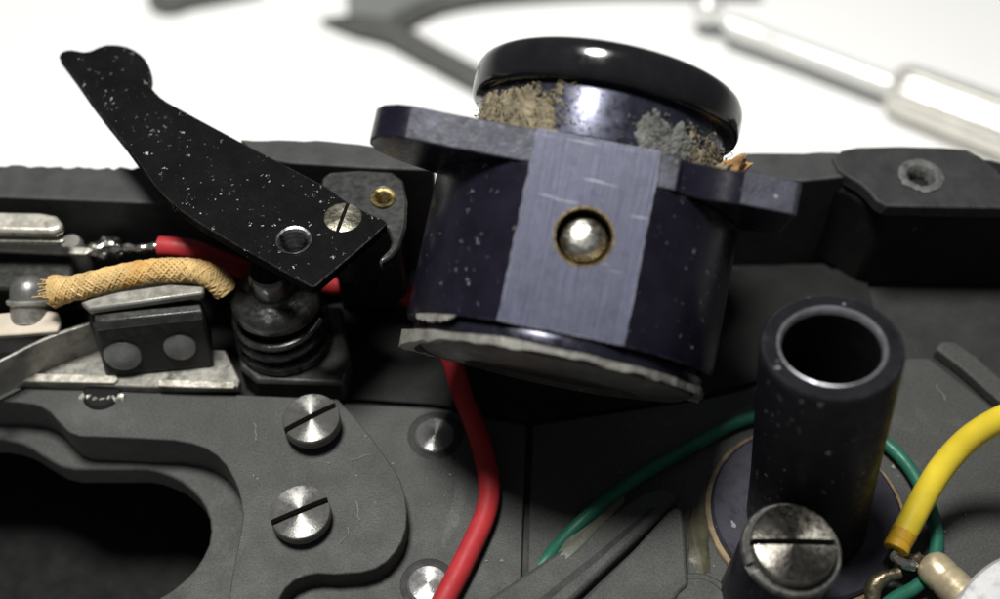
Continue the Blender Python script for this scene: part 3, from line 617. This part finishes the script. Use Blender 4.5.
# ------------------------------------------------------------------ spring stack under the lever
kc = P(284, 385, 0.0)
kax = Vector((0, 0.03, 1)).normalized()
SB = P(285, 338, 0.26)
KF = frame(SB, kax)
stk = thing('spring_stack', 'black stack of round spring washers on a square foot under the lever tip', 'spring', frame(SB - Vector((0, 0, .26)), (0, 0, 1)))
stack_black = M('stack_black', (0.09, 0.09, 0.086), 0.27, metal=0.9, spec=0.4, var=0.4, vscale=7, bump=0.15, bscale=30, wear=0.8, wcol=(0.42, 0.41, 0.38), wrad=0.02, specks=0.4, sscale=10, ssize=0.25)
obj('square_foot', pxprism([(236, 330), (262, 300), (342, 306), (352, 366), (344, 384), (256, 381), (240, 368)], 0.26, 0.0), dark_steel, stk, bevel=0.03)
obj('washer', lathe([(0, 0.0), (0.37, 0.0), (0.385, 0.02), (0.37, 0.06), (0.33, 0.08), (0, 0.08)], KF, 64), stack_black, stk)
obj('core', lathe([(0, 0.08), (0.29, 0.08), (0.29, 0.5), (0, 0.5)], KF, 48), cavity, stk)
for zc, r in ((0.20, 0.335), (0.33, 0.33)):
    pts = [KF @ Vector((r * math.cos(a), r * math.sin(a), zc + 0.035 * math.sin(a + 1))) for a in [2 * PI * k / 44 for k in range(43)]]
    obj('coil', tube(pts, 0.040, 10), stack_black, stk)
obj('top_cap', lathe([(0, 0.44), (0.33, 0.44), (0.345, 0.46), (0.34, 0.52), (0.30, 0.57), (0.2, 0.60), (0.17, 0.62), (0.17, 0.80), (0.15, 0.83), (0, 0.83)], KF, 64), stack_black, stk)

# ------------------------------------------------------------------ contacts on the left
base = thing('metal_strip', 'long tarnished base strip with bright worn edge lying along the chassis recess', 'metal strip', P(120, 385, 0.2))
obj('base_plate', pxprism([(-160, 345), (0, 352), (60, 350), (120, 345), (225, 350), (240, 380), (238, 387), (150, 387), (20, 382), (-160, 372)], 0.28, 0.2), nickel_dark, base, bevel=0.012)
obj('bright_edge', pxprism([(20, 373), (70, 374), (116, 375), (118, 379), (114, 383), (70, 382), (20, 381)], 0.305, 0.284), nickel, base, bevel=0.006)
obj('bright_edge', pxprism([(158, 379), (200, 380.5), (234, 381.5), (236, 385), (233, 388), (200, 387.5), (158, 386)], 0.305, 0.284), nickel, base, bevel=0.006)
sc2 = thing('knurled_stub', 'small dark knurled stub peeping out below the base strip over the recess', 'stub', P(102, 396, 0.2))
for i in range(7):
    x = 84 + i * 6.2
    obj('tooth', blob(P(x, 397 + 3.4 * math.sin(PI * (i + .5) / 7), 0.2), 0.035, i, 0.5, 2), nickel_dark if i % 3 else nickel, sc2)
obj('stub_core', lathe([(0, .02), (.13, .02), (.15, 0), (.15, -.03), (0, -.03)], frame(P(102, 393, 0.21), (0, 0, 1)), 32), cavity, sc2)
# leaf spring: a bowed vertical strip with a bright upper edge
lf = smooth_path([P(-60, 392, .62), P(0, 362, .62), P(45, 340, .62), P(90, 324, .62)], 8)
bm = bmesh.new(); rows = []
for p in lf: rows.append([bm.verts.new(p), bm.verts.new(p + Vector((0, .035, 0))), bm.verts.new(p + Vector((0, .035, -.36))), bm.verts.new(p + Vector((0, 0, -.36)))])
for a, b in zip(rows, rows[1:]):
    for k in range(4): bm.faces.new((a[k], a[(k + 1) % 4], b[(k + 1) % 4], b[k]))
bm.faces.new(rows[0]); bm.faces.new(rows[-1])
obj('leaf_spring', bm, nickel_dark, bevel=0.008, label='bowed tarnished leaf spring with a bright upper edge left of the two pin block', cat='spring', loc=lf[0])
obj('ivory_strip', pxprism([(-160, 312), (0, 313), (40, 309), (58, 312), (61, 322), (57, 331), (20, 334), (-160, 345)], 0.66, 0.61), ivory, bevel=0.012, label='ivory coloured flat strip at the left edge below the braided sleeve', cat='strip', loc=P(20, 322, .62))
# block with two round pins
blk = thing('contact_block', 'black contact block with two round grey pins below the braided sleeve', 'contact block', P(150, 372, 0.28))
T = [P(92, 326, .80), P(204, 314, .80), P(200, 296, .80), P(90, 305, .80)]
Bq = [P(107, 378, .29), P(214, 367, .29), P(212, 330, .29), P(95, 338, .29)]
obj('block_body', hexa(T + Bq), M('block_black', (0.018, 0.018, 0.018), 0.5, spec=0.4, var=0.35, vscale=5, bump=0.2, wear=0.8, wcol=(0.22, 0.22, 0.21), wrad=0.02), blk, bevel=0.025)
fn = (T[1] - T[0]).cross(Bq[0] - T[0]).normalized()
if fn.dot(CAM - T[0]) < 0: fn = -fn
for (px, py, r) in ((123, 355, 0.145), (180, 346, 0.128)):
    d = ray(px, py); c = CAM + d * ((T[0] - CAM).dot(fn) / d.dot(fn))
    obj('pin', lathe([(0, 0.035), (r * .7, 0.034), (r * .93, 0.022), (r, 0.0), (r, -0.05), (0, -0.05)], frame(c, fn), 40), M('pin_grey', (0.20, 0.20, 0.195), 0.5, metal=0.5, var=0.25, vscale=6, bump=0.2, bscale=25, wear=0.3), blk)
obj('grip_strip', hexa([P(95, 322, .88), P(202, 311, .88), P(200, 304, .88), P(94, 314, .88), P(96, 332, .80), P(204, 320, .80), P(202, 306, .80), P(94, 317, .80)]), dark_steel, blk, bevel=0.012)
obj('cover_plate', pxprism([(88, 309), (140, 302), (203, 293), (204, 286), (170, 284), (120, 291), (92, 298), (80, 302)], 0.96, 0.89), nickel_dark, blk, bevel=0.016)
# braided sleeve
bp = [P(54, 291, .90), P(75, 288, .93), P(100, 282, .98), P(130, 275, 1.0), P(160, 271, 1.0), P(190, 271, .98), P(208, 275, .96), P(220, 284, .90), P(225, 290, .85)]
bpath = smooth_path(bp, 12); BR = lambda t: 0.086 + (0.03 * (1 - t / 0.1) if t < 0.1 else 0)
brd = thing('braided_sleeve', 'tan braided fabric sleeve lying over the two pin block', 'sleeve', bp[0])
obj('sleeve_core', tube(bpath, lambda t: BR(t) * 0.93, 16), braid_m, brd)
bm = bmesh.new(); fr = frames_along(smooth_path(bp, 26)); nf = len(fr)
for sgn in (1, -1):
    for k in range(13):
        pts = []
        for i, (p, u, v) in enumerate(fr):
            t = i / (nf - 1); a = sgn * t * 24 + 2 * PI * k / 13
            rr = BR(t) * (0.97 + 0.05 * math.sin(t * 24 * 13 / PI * 0.5 + k * PI) + 0.03 * noise.noise(p * 6 + Vector((k, sgn, 0))))
            pts.append(p + (u * math.cos(a) + v * math.sin(a)) * rr)
        tube(pts, 0.0125, 5, bm)
for k in range(46):
    e = 0 if k < 46 else -1; p, u, v = fr[e]; q = (fr[0][0] - fr[6][0]).normalized() if e == 0 else (fr[-1][0] - fr[-7][0]).normalized()
    a = random.uniform(0, 2 * PI); rr = random.uniform(.03, .11); b = p + (u * math.cos(a) + v * math.sin(a)) * rr - q * .03
    tube(smooth_path([b, b + q * random.uniform(.02, .06) + (u * math.cos(a) + v * math.sin(a)) * random.uniform(-.01, .02), b + q * random.uniform(.06, .13) + Vector((random.gauss(0, .02), random.gauss(0, .02), random.gauss(0, .02)))], 3), 0.005, 4, bm)
obj('braid_strands', bm, braid_m, brd, kind='stuff')
# tab, strip and solder at the far left
tab = thing('contact_tab', 'shiny rounded nickel contact tab above a thin strip at the left edge', 'contact', P(30, 235, .8))
obj('tab_plate', pxprism([(-160, 208), (0, 211), (40, 212), (56, 215), (62, 222), (61, 228), (52, 231), (0, 230), (-160, 228)], 1.02, 0.93), nickel, tab, bevel=0.03, seg=3)
obj('lower_leaf', pxprism([(-160, 230), (0, 233), (62, 236), (65, 240), (60, 242), (0, 241), (-160, 240)], 0.90, 0.87), nickel, tab, bevel=0.008)
obj('solder_leaf', pxprism([(-160, 240), (0, 243), (60, 246), (85, 247), (93, 250), (85, 254), (40, 252), (0, 250), (-160, 250)], 0.72, 0.68), nickel, tab, bevel=0.01)
for i, (px, py, r) in enumerate(((96, 250, .075), (106, 249, .10), (116, 251, .06))):
    obj('solder_blob', blob(P(px, py, .66), r, i + 2, 0.5, 3, (1.2, .9, .8)), solder_m, tab)
obj('carrier', pxprism([(-160, 236), (56, 238), (70, 255), (74, 285), (40, 290), (-160, 280)], 0.62, 0.3), dark_steel, tab, bevel=0.03)
obj('stand_off', lathe([(0, .34), (.07, .34), (.09, .3), (.09, 0), (0, 0)], frame(P(82, 268, .3), (0, 0, 1)), 28), nickel_dark, tab)
dm = thing('dome_screw', 'grey dome headed screw under the contact tab at the left edge', 'screw', P(30, 300, .62))
DF = frame(P(30, 294, .72), (0, .72, .69))
obj('dome', lathe([(0, .15), (.05, .145), (.09, .128), (.125, .09), (.145, .04), (.15, -.01), (.15, -.04), (0, -.04)], DF, 40), M('dome_grey', (0.17, 0.17, 0.165), 0.4, metal=0.6, var=0.25, vscale=6, bump=0.1), dm)
obj('dome_washer', lathe([(0, -.04), (.16, -.04), (.175, -.05), (.175, -.07), (.165, -.08), (.15, -.09), (.15, -.22), (0, -.22)], DF, 40), nickel_dark, dm)

# ------------------------------------------------------------------ tools out of focus on the table
def on_table(px, py, h=0.0): return P(px, py, TZ + h)
a0, a1, a2 = on_table(726, 24, .45), on_table(893, 86, .45), on_table(1080, 165, .5)
sd = thing('screwdriver', 'shiny metal screwdriver with ball end lying on the white table, out of focus', 'screwdriver', a0)
dirn = (a1 - a0).normalized(); SF = frame(a0, dirn, (0, 0, 1)); l1 = (a1 - a0).length; l2 = (a2 - a0).length
obj('shaft', lathe([(0, 0), (.10, 0), (.17, .06), (.17, .5), (.15, .55), (.16, .6), (.16, l1), (0, l1)], SF, 40), chrome_m, sd)
hd_ = bmesh.new(); sg = 48
rings = []
for z, r in ((l1 - .05, .16), (l1, .27), (l1 + .1, .34), (l1 + .3, .36), (l2, .40)):
    rings.append([hd_.verts.new(SF @ Vector(((r + (.018 if k % 2 else 0)) * math.cos(2 * PI * k / sg), (r + (.018 if k % 2 else 0)) * math.sin(2 * PI * k / sg), z))) for k in range(sg)])
for A, B in zip(rings, rings[1:]):
    for k in range(sg): hd_.faces.new((A[k], A[(k + 1) % sg], B[(k + 1) % sg], B[k]))
hd_.faces.new(rings[0]); hd_.faces.new(rings[-1])
obj('handle', hd_, knurl_m, sd)
bp_ = on_table(708, 9, .5)
bmb = bmesh.new(); bmesh.ops.create_uvsphere(bmb, u_segments=32, v_segments=18, radius=.24); bmesh.ops.translate(bmb, verts=bmb.verts, vec=bp_)
obj('ball_end', bmb, chrome_m, sd)
obj('ball_neck', tube([bp_, a0 + dirn * .1], .09, 16), chrome_m, sd)
fk = thing('forked_tool', 'dark forked tool lying open on the white table behind the lever, out of focus', 'tool', on_table(385, 25))
f1 = smooth_path([on_table(322, 21, .1), on_table(350, 24, .2), on_table(390, 32, .25), on_table(430, 53, .25), on_table(475, 77, .25), on_table(520, 102, .25)], 6)
obj('prong', tube(f1, lambda t: 0.04 + 0.13 * min(1, t * 4), 12), tool_dark, fk)
f2 = smooth_path([on_table(388, 30, .25), on_table(405, 17, .25), on_table(440, 2, .25), on_table(500, -7, .25), on_table(620, -13, .25), on_table(760, -11, .25)], 6)
obj('prong', tube(f2, lambda t: 0.15 - 0.06 * t, 12), tool_dark, fk)
obj('web', prism([on_table(x, y, .2) for x, y in ((345, -14), (347, 12), (380, 28), (402, 14), (440, -2), (440, -20))], (0, 0, -.15)), M('grey_web', (0.20, 0.21, 0.20), 0.5, var=.1), fk)
gt = smooth_path([on_table(151, -3, .2), on_table(175, -2, .2), on_table(205, -6, .2), on_table(260, -16, .2)], 6)
obj('grey_rod', tube(gt, lambda t: 0.16 + .1 * math.sin(PI * min(1, t * 2)), 14), tool_dark, label='grey rod tip at the top edge of the white table, out of focus', cat='rod', loc=gt[0])
